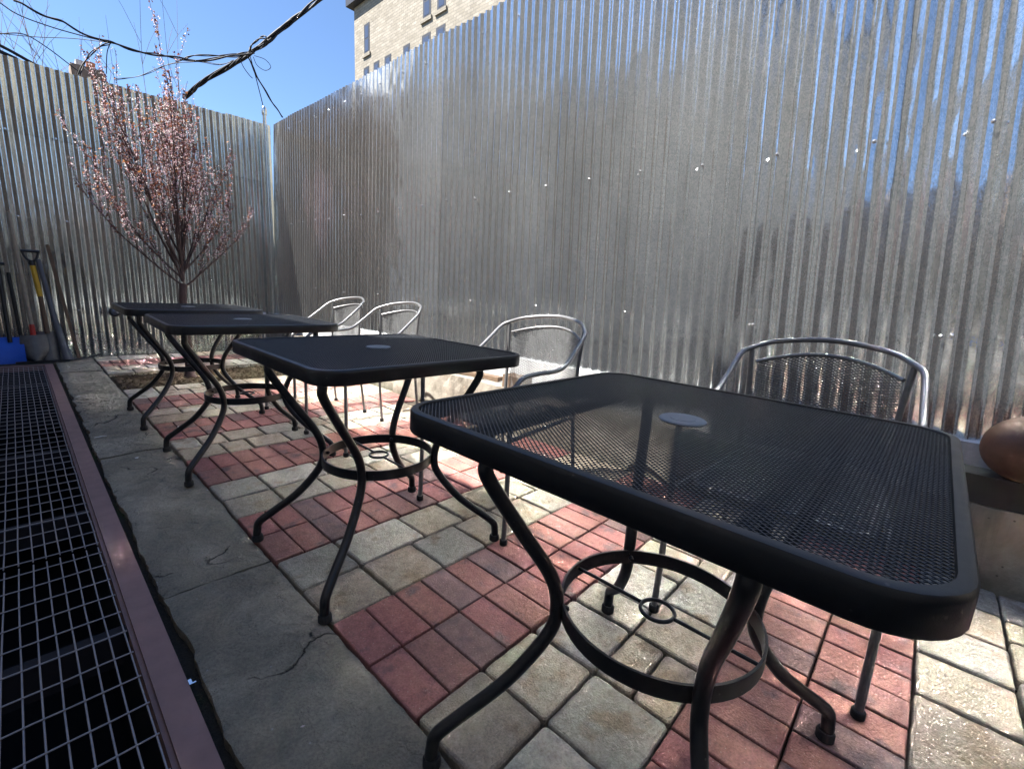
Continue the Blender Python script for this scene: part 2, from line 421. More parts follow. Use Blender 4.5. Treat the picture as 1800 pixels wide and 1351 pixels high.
def band_red(y0, y1, x0=XP0, x1=XP1):
    pav.mat = 0; n = 2; h = (y1-y0)/n
    x = x0
    while x < x1 - 0.01:
        xe = min(x+0.0985, x1)
        for k in range(n): paver(pav, x, xe, y0+k*h, y0+(k+1)*h, False, redcol())
        x = xe
def band_tan(y0, y1, x0=XP0, x1=XP1, one=False):
    pav.mat = 1
    ys = [(y0, (y0+y1)/2), ((y0+y1)/2, y1)] if not one else [(y0, y1)]
    x = x0
    for (a, b) in ys:
        x = x0
        while x < x1 - 0.02:
            wd = random.choice([0.13, 0.20, 0.20, 0.20, 0.27]); xe = min(x+wd, x1)
            if x1 - xe < 0.06: xe = x1
            if random.random() < 0.12 and wd >= 0.2:
                m = (a+b)/2; paver(pav, x, xe, a, m, True, tancol()); paver(pav, x, xe, m, b, True, tancol())
            else: paver(pav, x, xe, a, b, True, tancol())
            x = xe
bands = [(-1.60,-0.92,'t'),(-0.92,-0.52,'r'),(-0.52,-0.115,'t'),(-0.115,0.28,'r'),(0.28,0.69,'t'),(0.69,1.085,'r'),(1.085,1.49,'t'),(1.49,1.885,'r'),
         (1.885,2.29,'t'),(2.29,2.685,'r'),(2.685,3.09,'t'),(3.09,3.485,'r'),(3.485,3.89,'t'),(3.89,4.285,'r'),(4.285,4.69,'t')]
for (a, b, k) in bands: (band_red if k == 'r' else band_tan)(a, b)
# round the tree bed
BX1 = 1.92
band_tan(4.69, 5.50, BX1, XP1); band_tan(5.50, 5.93); band_red(5.93, 6.325); band_tan(6.325, 6.66, one=True)
tag(pav.build('patio_paving', [M_RED, M_TAN]), kind='structure')

# tree bed of loose soil
b = MB(); nx, ny = 44, 30
rnd = random.Random(3)
vs = []; fs = []
for j in range(ny+1):
    for i in range(nx+1):
        e = min(i, nx-i, j, ny-j); z = -0.03 + (rnd.uniform(-.006, .012) if e > 0 else -0.01)
        vs.append((XP0 + (BX1-XP0)*i/nx, 4.69 + 0.81*j/ny, z))
for j in range(ny):
    for i in range(nx):
        q = j*(nx+1)+i; fs.append((q, q+1, q+nx+2, q+nx+1))
b.add(vs, fs)
for _ in range(700):    # clods and chips
    x = rnd.uniform(XP0+.02, BX1-.02); y = rnd.uniform(4.71, 5.48); s_ = rnd.uniform(.004, .013); z = -0.022
    b.add([(x-s_, y-s_*.7, z), (x+s_, y-s_, z), (x+s_*.6, y+s_, z), (x-s_*.8, y+s_*.8, z), (x, y, z+s_*1.1)], [(0,1,4),(1,2,4),(2,3,4),(3,0,4)])
tag(b.build('soil_bed', M_SOIL), kind='structure')

# bluestone slabs along the pit
rnd = random.Random(11)
def slab(x0, x1, y0, y1):
    mb = MB(); nx = 14; ny = max(6, int((y1-y0)/0.025)); vs = []; fs = []
    ph = rnd.uniform(0, 9); zt = rnd.uniform(-.004, .002); tl = rnd.uniform(-.004, .004)
    wl = [0]*(ny+1); wr = [0]*(ny+1); a = 0; c = 0
    for j in range(ny+1):
        a = a*0.72 + rnd.uniform(-.0045, .0045); c = c*0.7 + rnd.uniform(-.0022, .0022)
        if rnd.random() < 0.05: a += 0.009
        wl[j] = a; wr[j] = c
    def hz(x, y): return 0.0022*math.sin(x*17+ph+2*math.sin(y*5)) + 0.0018*math.sin(y*11+ph*2+3*math.sin(x*9)) + zt + tl*(y-y0)
    for j in range(ny+1):
        y = y0 + 0.004 + (y1-y0-0.008)*j/ny
        for i in range(nx+1):
            t = i/nx; x = (x0+wl[j])*(1-t) + (x1+wr[j])*t
            e = min(i, nx-i, j, ny-j)
            vs.append((x, y + (rnd.uniform(-.003, .003) if j in (0, ny) else 0), hz(x, y) - (0.006 if e == 0 else 0)))
    for j in range(ny):
        for i in range(nx):
            q = j*(nx+1)+i; fs.append((q, q+1, q+nx+2, q+nx+1))
    ring = [i for i in range(nx+1)] + [j*(nx+1)+nx for j in range(1, ny+1)] + [ny*(nx+1)+i for i in range(nx-1, -1, -1)] + [j*(nx+1) for j in range(ny-1, 0, -1)]
    base = len(vs)
    for r_ in ring: x, y, z = vs[r_]; vs.append((x, y, -0.07))
    n = len(ring)
    for k in range(n): fs.append((ring[(k+1) % n], ring[k], base+k, base+(k+1) % n))
    mb.add(vs, fs); return mb
kerb = MB()
for (a_, b_) in ((-1.4, 0.07), (0.07, 1.52), (1.52, 3.0), (3.0, 4.45), (4.45, 5.76), (5.76, 6.66)):
    s_ = slab(0.200, 0.494, a_, b_); kerb.add(s_.v, s_.f)
tag(kerb.build('stone_kerb', M_SLAB, smooth=True, angle=40), kind='structure')

# ------------------------------------------------------------ steel frame and grate over the pit
gt = thing('floor_grate', 'long rusty framed steel wire grate set over a dark pit in the ground', 'grate', (0, 0, 0))
fr = MB(); fr.box(0.118, 0.176, -1.9, 6.25, -0.05, 0.002); fr.box(0.108, 0.1175, -1.9, 6.25, -0.06, -0.012)
fr.box(-0.9, 0.176, 6.25, 6.30, -0.05, 0.002)
fr.build('frame', M_RUST, gt)
x = 0.098; rnd = random.Random(5)
for (ya, yb) in ((-1.88, 0.1), (0.12, 1.98), (2.0, 3.60), (3.62, 5.27), (5.29, 6.23)):
    pn = MB(); n = int(0.95/0.0312)
    for i in range(n):
        xx = 0.1 - i*0.0312
        P = [(xx + rnd.uniform(-.0012, .0012), ya + (yb-ya)*k/10, -0.006 + 0.0012*(k % 2) + rnd.uniform(-.0006, .0006)) for k in range(11)]
        pn.tube(P, 0.0019, 6)
    yy = ya + 0.01
    while yy < yb:
        P = [(-0.85 + 0.955*k/16, yy + rnd.uniform(-.0012, .0012), -0.0025 + rnd.uniform(-.0006, .0006)) for k in range(17)]
        pn.tube(P, 0.0019, 6); yy += 0.1
    pn.build('grate_panel', M_GRATE, gt)
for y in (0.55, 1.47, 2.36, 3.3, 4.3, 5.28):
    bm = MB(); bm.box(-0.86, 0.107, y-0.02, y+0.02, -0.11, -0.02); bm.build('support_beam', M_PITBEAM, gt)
cl = MB(); cl.box(0.1765, 0.183, 1.118, 1.136, -0.02, 0.003); cl.box(0.1765, 0.190, 1.120, 1.124, -0.008, 0.001); cl.build('clip', M_SCREW, gt)

# ------------------------------------------------------------ low concrete wall, planter soil, ledge
def rough_box(mb, x0, x1, y0, y1, z0, z1, step=0.06, amp=0.004, seed=1):
    r_ = random.Random(seed); ny = max(1, int((y1-y0)/step)); nz = max(1, int((z1-z0)/step)); nx = max(1, int((x1-x0)/step))
    cache = {}
    def j(p):
        k = tuple(round(c, 4) for c in p)
        if k not in cache: cache[k] = (p[0]+r_.uniform(-amp, amp), p[1]+r_.uniform(-amp, amp), p[2]+(r_.uniform(-amp, amp) if p[2] > z0+1e-4 else 0))
        return cache[k]
    def face(o, u, v, nu, nv):
        vs = []; fs = []
        for b_ in range(nv+1):
            for a_ in range(nu+1): vs.append(j(tuple(o[i]+u[i]*a_/nu+v[i]*b_/nv for i in range(3))))
        for b_ in range(nv):
            for a_ in range(nu): q = b_*(nu+1)+a_; fs.append((q, q+1, q+nu+2, q+nu+1))
        mb.add(vs, fs)
    X, Y, Z = x1-x0, y1-y0, z1-z0
    face((x0,y1,z0), (0,-Y,0), (0,0,Z), ny, nz); face((x1,y0,z0), (0,Y,0), (0,0,Z), ny, nz)
    face((x0,y0,z0), (X,0,0), (0,0,Z), nx, nz); face((x1,y1,z0), (-X,0,0), (0,0,Z), nx, nz)
    face((x0,y0,z1), (X,0,0), (0,Y,0), nx, ny)
kw = thing('low_wall', 'low weathered concrete wall running along the foot of the long metal fence', 'wall', (2.25, 1.0, 0))
m_ = MB(); rough_box(m_, 2.205-2.25, 2.30-2.25, -1.7-1, 3.45-1, -0.04, 0.295, .05, .004); m_.build('wall_face', M_CONC, kw)
m_ = MB(); rough_box(m_, 2.27-2.25, 2.34-2.25, 3.45-1, 6.66-1, -0.04, 0.27, .06, .006, 4); m_.build('wall_return', M_CONC, kw)
m_ = MB(); rough_box(m_, 2.385-2.25, 2.50-2.25, -1.7-1, 6.70-1, 0.2, 0.475, .07, .003, 9); m_.build('ledge', M_WHITE, kw)
m_ = MB(); rough_box(m_, 2.3015-2.25, 2.384-2.25, -1.7-1, 6.66-1, 0.1, 0.265, .04, .006, 8); m_.build('soil_strip', M_SOIL, kw)

# ------------------------------------------------------------ corrugated fences
PITCH = 0.068
def corr(width, z0, z1, depth=0.0175, seed=0, phase=0.0, g0=0.0, tint=1.0, shear=lambda u: 0.0, warp=0.004):
    """sheet in local (u, depth, z); returns verts, faces, smooth edges kept crisp by doubled bends"""
    r_ = random.Random(seed)
    prof = []; u = 0.0; fl = 0.0085; sl = (PITCH - 2*fl)/2; e = 0.0016
    seq = [(0, 0), (fl-e, 0), (fl+e*.9, 0.05), (fl+sl-e*.9, 0.95), (fl+sl+e, 1), (fl+sl+fl-e, 1), (fl+sl+fl+e*.9, 0.95), (PITCH-e*.9, 0.05), (PITCH+e, 0)]
    n = int(round(width/PITCH)) + 1
    k = 0
    while True:
        o = k*PITCH
        if o > width + 0.01: break
        for (a, d) in seq[1:]: 
            prof.append((o+a, d))
        k += 1
    prof = [q for q in prof if q[0] <= width+0.012]
    nz = max(2, int((z1-z0)/0.22)); vs = []; fs = []
    a1, a2, a3 = r_.uniform(0, 6), r_.uniform(0, 6), r_.uniform(0, 6)
    tw = r_.uniform(-1, 1)*0.006
    for j in range(nz+1):
        z = z0 + (z1-z0)*j/nz
        for (uu, d) in prof:
            gu = uu+g0; wv = warp*(math.sin(gu*4.1+z*1.3) + 0.6*math.sin(z*3.1+1.7+gu*2.2) + 0.35*math.sin(gu*11+z*0.7))
            vs.append((uu + shear(uu)*(z-z0), d*depth + wv, z))
    m = len(prof)
    for j in range(nz):
        for i in range(m-1): fs.append((j*m+i, j*m+i+1, (j+1)*m+i+1, (j+1)*m+i))
    return vs, fs
SHW = PITCH*10; STEP = PITCH*9
screw_me = None
def screw(parent, x, y, z, axis):
    global screw_me
    if screw_me is None:
        mb = MB(); mb.lathe([(0.0085, 0.0), (0.0085, 0.002), (0.0055, 0.0022), (0.0055, 0.007), (0.003, 0.0085)], n=8)
        screw_me = mb.build('screw', M_SCREW, parent); o = screw_me
    else:
        o = screw_me.copy(); COL.objects.link(o); o.parent = parent
    o.location = (x, y, z)
    o.rotation_euler = (0, R(-90), 0) if axis == 'x' else (R(90), 0, 0)
# long fence on the right, face at x = 2.42
XF = 2.42
rf = thing('metal_fence', 'tall shiny corrugated galvanised fence running along the right side of the patio', 'fence', (XF, 0, 0))
rnd = random.Random(21)
y = 0.04-STEP*4; i = 0
while y < 6.66:
    wdt = min(SHW, 6.735 - y)
    sh = lambda u, y=y: 0.075 - 0.018*(y+u)
    vs, fs = corr(wdt, 0.45, 2.865 + rnd.uniform(-.004, .004), seed=100+i, shear=sh, g0=y)
    off = 0.0014*(i % 2); yaw = 0.0
    mb = MB(); t_ = rnd.uniform(0.88, 1.08)
    mb.add([(0.02*(vz-0.45) + vd*1.0 - off + yaw*vu, y + vu, vz) for (vu, vd, vz) in vs], [tuple(reversed(f)) for f in fs], (t_, t_, t_, 1))
    mb.build('corrugated_sheet', M_GALV, rf, smooth=True, angle=12)
    y += STEP; i += 1
for zz, st in ((1.62, 0.34), (2.72, 0.34), (0.85, 0.68)):
    y = -0.7
    while y < 6.4:
        screw(rf, 0.02*(zz-0.45)-0.004 + 0.0, y + rnd.uniform(-.01, .01), zz + rnd.uniform(-.012, .012), 'x'); y += st
# far fence, face at y = 6.70
YFF = 6.70
ff = thing('metal_fence', 'weathered corrugated metal fence closing the far end behind the flowering tree', 'fence', (0, YFF, 0))
x = -1.72; i = 0
while x < 2.40:
    wdt = min(SHW, 2.47 - x)
    for (z0, z1, lo) in ((0.0, 2.20, 0.0), (2.165, 2.79, -0.0045)):
        vs, fs = corr(wdt, z0, z1 if z1 < 2.5 else 2.77 + 0.016*i, seed=200+i, g0=x)
        mb = MB(); t_ = rnd.uniform(0.85, 1.05); dz = 0.0035*(i % 2)
        mb.add([(x + vu, vd + lo - dz*.4, vz) for (vu, vd, vz) in vs], fs, (t_, t_, t_, 1))
        mb.build('corrugated_sheet', M_GALV_OLD, ff, smooth=True, angle=12)
    x += STEP; i += 1
for zz in (0.5, 1.4, 2.18):
    x = 0.1
    while x < 2.3: screw(ff, x, -0.004, zz, 'y'); x += 0.34
# corner post
cp = thing('fence_post', 'round galvanised corner post with cap where the two metal fences meet', 'post', (2.365, 6.63, 0))
mb = MB(); mb.cur = (1,1,1,1); mb.tube([(0.0, 0, 0.2), (0.01, 0, 1.5), (0.01, 0, 2.98)], 0.022, 14); mb.build('pole', M_GALV_OLD, cp, smooth=True, angle=40)
mb = MB(); mb.cur = (1,1,1,1); mb.lathe([(0.03, 2.95), (0.032, 3.0), (0.026, 3.03), (0.012, 3.05)], 0.01, 0, 14); mb.build('post_cap', M_GALV_OLD, cp, smooth=True, angle=40)

# ------------------------------------------------------------ surroundings seen only in reflections and as shade
lb = thing('building', 'plain rendered house standing along the left side of the patio behind the grate', 'building', (-1.0, 0, 0))
mb = MB(); mb.box(-4.0, 0.0, -7.0, 2.95, -0.03, 6.2); mb.build('wall', M_STUCCO, lb)
mb = MB(); mb.box(-4.1, 0.08, -7.1, 3.0, 6.2, 6.35); mb.build('roof', M_DARKTRIM, lb)
lw = MB(); lw.box(-0.15, 0.0, 2.952, 6.66, -0.03, 4.2)  # unseen occluder, height set by where direct sun should reach the paving
tag(lw.build('unseen_brick_wall', M_REDBRICK), 'unseen tall brown brick wall left of the tools, added to shade the patio', 'wall').location = (-1.05, 0, 0)
shade_house = thing('building', 'unseen rendered block beyond the left end of the far fence, added for shade', 'building', (-1.4, 6.9, 0))
mb = MB(); mb.box(-4.0, 0.0, 0.0, 7.0, -0.03, 5.6); mb.build('wall', M_STUCCO, shade_house)  # unseen block added to keep the left side of the tree in shade
mb = MB(); mb.box(-4.1, 0.06, -0.06, 7.06, 5.6, 5.72); mb.build('roof', M_DARKTRIM, shade_house)
rw = MB(); rw.box(-6, 2.6, -4.2, -4.08, -0.03, 2.75)
tag(rw.build('unseen_brick_wall', M_REDBRICK), 'brown brick wall closing the near end of the patio behind the viewer', 'wall')

# ------------------------------------------------------------ tables
TX, TY, TH = 0.362, 0.367, 0.726     # half sizes and height
def rrect(hx, hy, r, n=8):
    P = []
    for (sx, sy, a0) in ((1,1,0),(-1,1,90),(-1,-1,180),(1,-1,270)):
        for k in range(n+1):
            a = R(a0+90*k/n); P.append((sx*(hx-r)+r*math.cos(a), sy*(hy-r)+r*math.sin(a)))
    return P
def clip_line(px, py, dx, dy, inside, tmax=1.2, step=0.0015):
    # parameter range inside a convex outline, by bisection from an inside point
    def find(sgn):
        lo, hi = 0.0, tmax
        for _ in range(22):
            m = (lo+hi)/2
            if inside(px+dx*m*sgn, py+dy*m*sgn): lo = m
            else: hi = m
        return lo*sgn
    return find(-1), find(1)
def diamond_lines(hx, hy, r, lw_, sw_, hole=0.0):
    def inside(x, y):
        ax, ay = abs(x), abs(y)
        if ax > hx or ay > hy: return False
        if ax > hx-r and ay > hy-r: return (ax-hx+r)**2 + (ay-hy+r)**2 <= r*r
        return True
    L = math.hypot(sw_, lw_); out = []
    for sg in (1, -1):
        dx, dy = sg*sw_/L, lw_/L
        n = int((2*hx + 2*hy*sw_/lw_)/sw_) + 2
        for k in range(-n//2-1, n//2+2):
            x0 = k*sw_
            # closest inside point to start from
            st = None
            for t in [i*0.02 for i in range(-40, 41)]:
                if inside(x0+dx*t, dy*t): st = t; break
            if st is None: continue
            a, b_ = clip_line(x0+dx*st, dy*st, dx, dy, inside)
            A = (x0+dx*(st+a), dy*(st+a)); B = (x0+dx*(st+b_), dy*(st+b_))
            if math.hypot(A[0]-B[0], A[1]-B[1]) > 0.004: out.append((sg, A, B))
    return out
def make_table():
    t = thing('patio_table', 'x', 'table')
    # frame: rounded rail with a skirt
    prof = [(-0.0155, -0.002), (-0.0142, 0.0), (-0.006, 0.0), (-0.0022, -0.0012), (-0.0004, -0.004), (0, -0.009), (0, -0.037), (-0.001, -0.039), (-0.003, -0.040), (-0.006, -0.038), (-0.007, -0.008), (-0.0155, -0.006)]
    mb = MB(); vs = []; fs = []; n = len(rrect(TX, TY, .07))
    for (off, z) in prof:
        for (a, b_) in rrect(TX+off, TY+off, 0.075+off): vs.append((a, b_, TH+z))
    m = len(prof)
    for i in range(m):
        for k in range(n): j = (i+1) % m; fs.append((i*n+(k+1) % n, i*n+k, j*n+k, j*n+(k+1) % n))
    mb.add(vs, fs); mb.build('rim', M_BLACK, t, smooth=True, angle=35)
    mb = MB()
    for (sg, A, B) in diamond_lines(TX-0.0142, TY-0.0142, 0.061, 0.0100, 0.0078):
        z = TH - 0.0042 + (0.0005 if sg > 0 else 0)
        mb.bar((A[0], A[1], z), (B[0], B[1], z), 0.0016, 0.0010)
    mb.build('mesh_top', M_STRAND, t)
    mb = MB(); mb.lathe([(0.012, TH-.004), (0.040, TH-.004), (0.041, TH-.0015), (0.039, TH+.0005), (0.0235, TH+.001), (0.0225, TH+.0002), (0.0215, TH+.0016), (0.004, TH+.002)], n=40)
    mb.build('umbrella_cap', M_DISC, t, smooth=True, angle=30)
    # two flat bars carrying the top
    for s_ in (-1, 1):
        mb = MB(); mb.bar((-TX+.01, s_*0.2, TH-.018), (TX-.01, s_*0.2, TH-.018), 0.016, 0.016); mb.build('cross_bar', M_BLACK, t)
    # legs
    for (sx, sy) in ((-1,-1),(-1,1),(1,-1),(1,1)):
        tp = Vector((sx*0.285, sy*0.205)); ft = Vector((sx*0.328, sy*0.278)); rg = Vector((sx*0.140, sy*0.140))
        def lp(t_, z, a=None):
            return (t_[0], t_[1], z)
        K = [lp(tp, TH-.012), lp(tp, 0.655), lp(tp*0.985, 0.62), lp(tp*0.55+rg*0.45, 0.515), lp(tp*0.12+rg*0.88, 0.41), lp(rg, 0.335), lp(rg*0.93+ft*0.07, 0.275),
             lp(rg*0.62+ft*0.38, 0.185), lp(rg*0.25+ft*0.75, 0.115), lp(rg*0.04+ft*0.96, 0.075), lp(ft, 0.045), lp(ft*1.005, 0.012)]
        mb = MB(); mb.tube(catmull(K, 7), 0.0134, 12); lg = mb.build('leg', M_BLACK, t, smooth=True, angle=50)
        mb = MB(); mb.lathe([(0.0155, 0.0), (0.0185, 0.003), (0.0185, 0.018), (0.0155, 0.024)], ft.x, ft.y, 14); mb.build('foot_cap', M_RUBBER, lg, smooth=True, angle=40)
    # ring stretcher
    rz = 0.335; rr = 0.19
    mb = MB(); vs = []; fs = []; n = 56; P = [(rr-.005, rz-.016), (rr, rz-.016), (rr, rz+.016), (rr-.005, rz+.016)]
    for (a, z) in P:
        for k in range(n): an = 2*math.pi*k/n; vs.append((a*math.cos(an), a*math.sin(an), z))
    for i in range(4):
        for k in range(n): j = (i+1) % 4; fs.append((i*n+k, i*n+(k+1) % n, j*n+(k+1) % n, j*n+k))
    mb.add(vs, fs); rg_ = mb.build('ring_stretcher', M_BLACK, t, smooth=True, angle=35)
    mb = MB(); mb.tube([(0.032*math.cos(a), 0.032*math.sin(a), rz+.002) for a in [2*math.pi*k/24 for k in range(24)]], 0.0038, 8, closed=True)
    for s_ in (-1, 1): mb.tube([(0.0, s_*0.034, rz+.002), (0.0, s_*(rr-.004), rz+.002)], 0.0036, 8)
    mb.build('umbrella_ring', M_BLACK, rg_, smooth=True, angle=50)
    for (sx, sy) in ((-1,-1),(-1,1),(1,-1),(1,1)):
        mb = MB(); d = Vector((sx, sy, 0)).normalized()
        mb.tube([(d.x*(rr+.004), d.y*(rr+.004), rz), (d.x*(rr-.012), d.y*(rr-.012), rz), (d.x*(rr-.016), d.y*(rr-.016), rz)], [0.006, 0.006, 0.0035], 8)
        mb.build('bolt', M_BLACK, rg_)
    return t
TABLES = [(0.790, 0.303, -0.006, 'black mesh patio table nearest the viewer, filling the lower right'),
          (0.826, 1.381, -0.02, 'black mesh patio table second from the viewer, standing clear in the middle'),
          (0.779, 2.60, -0.04, 'black mesh patio table third from the viewer, just in front of the farthest one'),
          (0.775, 3.66, -0.02, 'farthest black mesh patio table, closest to the flowering tree')]
t0 = make_table()
for k, (x, y, rz, lab) in enumerate(TABLES):
    t = t0 if k == 0 else copy_tree(t0)
    t.location = (x, y, 0); t.rotation_euler = (0, 0, rz); t['label'] = lab; t['group'] = 'black mesh tables in a row'

# ------------------------------------------------------------ chairs (facing -x)
def make_chair():
    c = thing('mesh_armchair', 'x', 'chair')
    W = 0.235
    # top loop: arm - back - arm
    half = [(-0.25, 0.250, 0.60), (-0.205, 0.252, 0.632), (-0.12, 0.255, 0.640), (-0.03, 0.257, 0.640), (0.05, 0.255, 0.655), (0.13, 0.248, 0.712), (0.20, 0.240, 0.768), (0.232, 0.215, 0.790), (0.29, 0.15, 0.816), (0.335, 0.0, 0.832)]
    loop = [(x, -y, z) for (x, y, z) in half] + [(x, y, z) for (x, y, z) in reversed(half[:-1])]
    full = [(-0.262, -0.250, 0.012), (-0.262, -0.250, 0.30), (-0.262, -0.250, 0.55)] + loop + [(-0.262, 0.250, 0.55), (-0.262, 0.250, 0.30), (-0.262, 0.250, 0.012)]
    mb = MB(); mb.tube(catmull([(x, y, z) for (x, y, z) in loop], 7), 0.0092, 12); mb.build('top_rail', M_CHAIR, c, smooth=True, angle=50)
    for s_ in (-1, 1):
        mb = MB(); mb.tube(catmull([(-0.25, s_*0.250, 0.602), (-0.263, s_*0.250, 0.575), (-0.262, s_*0.250, 0.40), (-0.262, s_*0.251, 0.2), (-0.268, s_*0.253, 0.012)], 6), 0.0095, 10)
        lg = mb.build('leg', M_CHAIR, c, smooth=True, angle=50)
        mb = MB(); mb.lathe([(0.012, 0), (0.0145, 0.003), (0.0145, 0.02), (0.012, 0.023)], -0.268, s_*0.253, 12); mb.build('foot_cap', M_RUBBER, lg, smooth=True)
        mb = MB(); mb.tube(catmull([(0.232, s_*0.215, 0.782), (0.222, s_*0.205, 0.62), (0.215, s_*0.205, 0.42), (0.225, s_*0.215, 0.22), (0.245, s_*0.225, 0.012)], 6), 0.0085, 10)
        lg = mb.build('leg', M_CHAIR, c, smooth=True, angle=50)
        mb = MB(); mb.lathe([(0.011, 0), (0.0135, 0.003), (0.0135, 0.02), (0.011, 0.023)], 0.245, s_*0.225, 12); mb.build('foot_cap', M_RUBBER, lg, smooth=True)
        mb = MB(); mb.tube([(-0.262, s_*0.248, 0.405), (0.215, s_*0.206, 0.405)], 0.0085, 10); mb.build('side_rail', M_CHAIR, c, smooth=True, angle=50)
    # backrest: curved mesh with rim
    def bp(u, v):      # u -1..1 across, v 0..1 up
        y = 0.198*u; b_ = (1-u*u)
        top = 0.742 + 0.040*b_; z = 0.455 + (top-0.455)*v
        x = 0.222 + 0.095*b_*(0.72+0.28*v) + 0.01*v
        return Vector((x, y, z))
    br = MB(); br.tube([bp(-1 + 2*k/24, 1) for k in range(25)], 0.0065, 8)
    b2 = MB(); b2.tube([bp(-1 + 2*k/24, 0) for k in range(25)], 0.006, 8)
    bk = MB(); H = 0.31; Wd = 0.42; sw_, lw_ = 0.0085, 0.017
    for sg in (1, -1):
        k0 = -int(Wd/lw_*1.5) - int(H/sw_); k1 = -k0
        for k in range(k0, k1):
            # line in (a across, h up): a = k*lw_ + sg*h*2
            segs = []
            for q in range(0, 13):
                h = H*q/12; a = k*lw_ + sg*h*(lw_/sw_)
                segs.append((a, h))
            # denser sampling so that clipping to the panel is fine
            pts = []
            for q in range(0, 61):
                h = H*q/60; a = k*lw_ + sg*h*(lw_/sw_)
                if abs(a) <= Wd/2: pts.append(bp(a/(Wd/2), h/H) + Vector((0.0004*sg, 0, 0)))
            if len(pts) < 2: continue
            nst = max(1, len(pts)//5); sub = pts[::nst]
            if (sub[-1]-pts[-1]).length > 1e-6: sub.append(pts[-1])
            vs = []; fs = []
            for i, p_ in enumerate(sub):
                d = (sub[min(i+1, len(sub)-1)] - sub[max(i-1, 0)]).normalized(); nrm = Vector((1, 0, 0)) - d*d.x; nrm.normalize(); sd_ = d.cross(nrm).normalized()*0.0014; nn = nrm*0.0006
                vs += [p_+sd_+nn, p_-sd_+nn, p_-sd_-nn, p_+sd_-nn]
            for i in range(len(sub)-1):
                for q in range(4): fs.append((i*4+q, i*4+(q+1) % 4, i*4+4+(q+1) % 4, i*4+4+q))
            bk.add(vs, fs)
    bo = bk.build('backrest', M_CHAIRMESH, c)
    br.build('backrest_rim', M_CHAIR, bo, smooth=True, angle=50); b2.build('backrest_rim', M_CHAIR, bo, smooth=True, angle=50)
    # seat
    st = MB()
    for (sg, A, B) in diamond_lines(0.225, 0.205, 0.05, 0.017, 0.0085):
        N = 6; P = []
        for q in range(N+1):
            x = A[0]+(B[0]-A[0])*q/N; y = A[1]+(B[1]-A[1])*q/N
            P.append((x-0.015, y, 0.425 - 0.018*(1-(x/0.23)**2)*(1-(y/0.21)**2) + 0.0005*sg))
        for q in range(N): st.bar(P[q], P[q+1], 0.0023, 0.0012)
    so_ = st.build('seat', M_CHAIRMESH, c)
    mb = MB(); mb.tube([(a-0.015, b_, 0.425) for (a, b_) in rrect(0.225, 0.205, 0.05)], 0.008, 10, closed=True); mb.build('seat_rim', M_CHAIR, so_, smooth=True, angle=50)
    return c
CHAIRS = [(1.50, 0.235, 0.02, 'grey mesh armchair nearest the viewer, behind the largest black table'),
          (1.41, 1.31, 0.03, 'grey mesh armchair behind the second table from the viewer, before the low wall'),
          (1.41, 2.50, 0.0, 'grey mesh armchair behind the third table, the middle one of three far backs'),
          (1.43, 3.22, 0.0, 'farthest grey mesh armchair, nearest the fence corner')]
c0 = make_chair()
for k, (x, y, rz, lab) in enumerate(CHAIRS):
    c = c0 if k == 0 else copy_tree(c0)
    c.location = (x, y, 0); c.rotation_euler = (0, 0, rz); c['label'] = lab; c['group'] = 'grey mesh armchairs along the wall'

# ------------------------------------------------------------ things on the low wall
tr = MB(); tr.box(-0.055, 0.055, -0.75, 0.0, 0.0, 0.095); tr.box(-0.062, 0.062, -0.757, 0.007, 0.0952, 0.102)
tag(tr.build('planter_box', M_RUBBER), 'long black metal box lying on top of the low wall at the right edge', 'planter', ).location = (2.262, -0.155, 0.3)
mb = MB(); n = 32; prof = []
for k in range(25):
    a = math.pi*k/24; rr = 0.118*math.sin(a)*(1+0.05*math.cos(a)); prof.append((max(rr, 0.0005), -0.112*math.cos(a)))
mb.lathe(prof, n=n)
bl = tag(mb.build('garden_ball', M_TERRA, smooth=True), 'smooth rust brown rounded ball resting on the black box at the right edge', 'ball')
bl.location = (2.245, -0.30, 0.402+0.108)
tb = MB(); rough_box(tb, -0.05, 0.05, -0.09, 0.09, 0, 0.085, .05, .003, 5)
tag(tb.build('timber_block', M_WOOD), 'short brown timber block lying on the low wall behind the second chair', 'block').location = (2.262, 2.02, 0.297)
tb = MB(); tb.box(-0.035, 0.035, -0.42, 0.42, 0, 0.03)
o_ = tag(tb.build('wooden_plank', M_WOOD), 'narrow brown plank lying along the top of the low wall', 'plank'); o_.location = (2.30, 2.65, 0.30); o_.rotation_euler = (0, 0, R(3))

# ------------------------------------------------------------ pipe with round fitting on the far fence
pp = thing('wall_tap', 'round black fitting on the end of a white pipe fixed low on the far fence', 'pipe fitting', (0.72, 6.66, 0.485))
mb = MB(); mb.tube([(0.03, -0.02, 0), (1.55, -0.02, -0.01)], 0.012, 12); mb.build('pipe', plain('white_pipe', (0.7, 0.7, 0.7), .4), pp, smooth=True, angle=50)
mb = MB(); mb.lathe([(0.03, -0.03), (0.047, -0.022), (0.05, 0.01), (0.04, 0.025), (0.02, 0.03)], n=20); o_ = mb.build('fitting', M_BLACK, pp, smooth=True, angle=40); o_.rotation_euler = (R(90), 0, 0); o_.location = (0, -0.03, 0)
mb = MB(); mb.lathe([(0.03, 0), (0.032, 0.004), (0.02, 0.006)], n=16); o2 = mb.build('dial', M_GLASS, o_); o2.location = (0, 0, 0.031)

# ------------------------------------------------------------ garden tools leaning on the far fence
GT = 'garden tools leaning on the far fence'
def lean(base, top): return Vector(base), Vector(top)
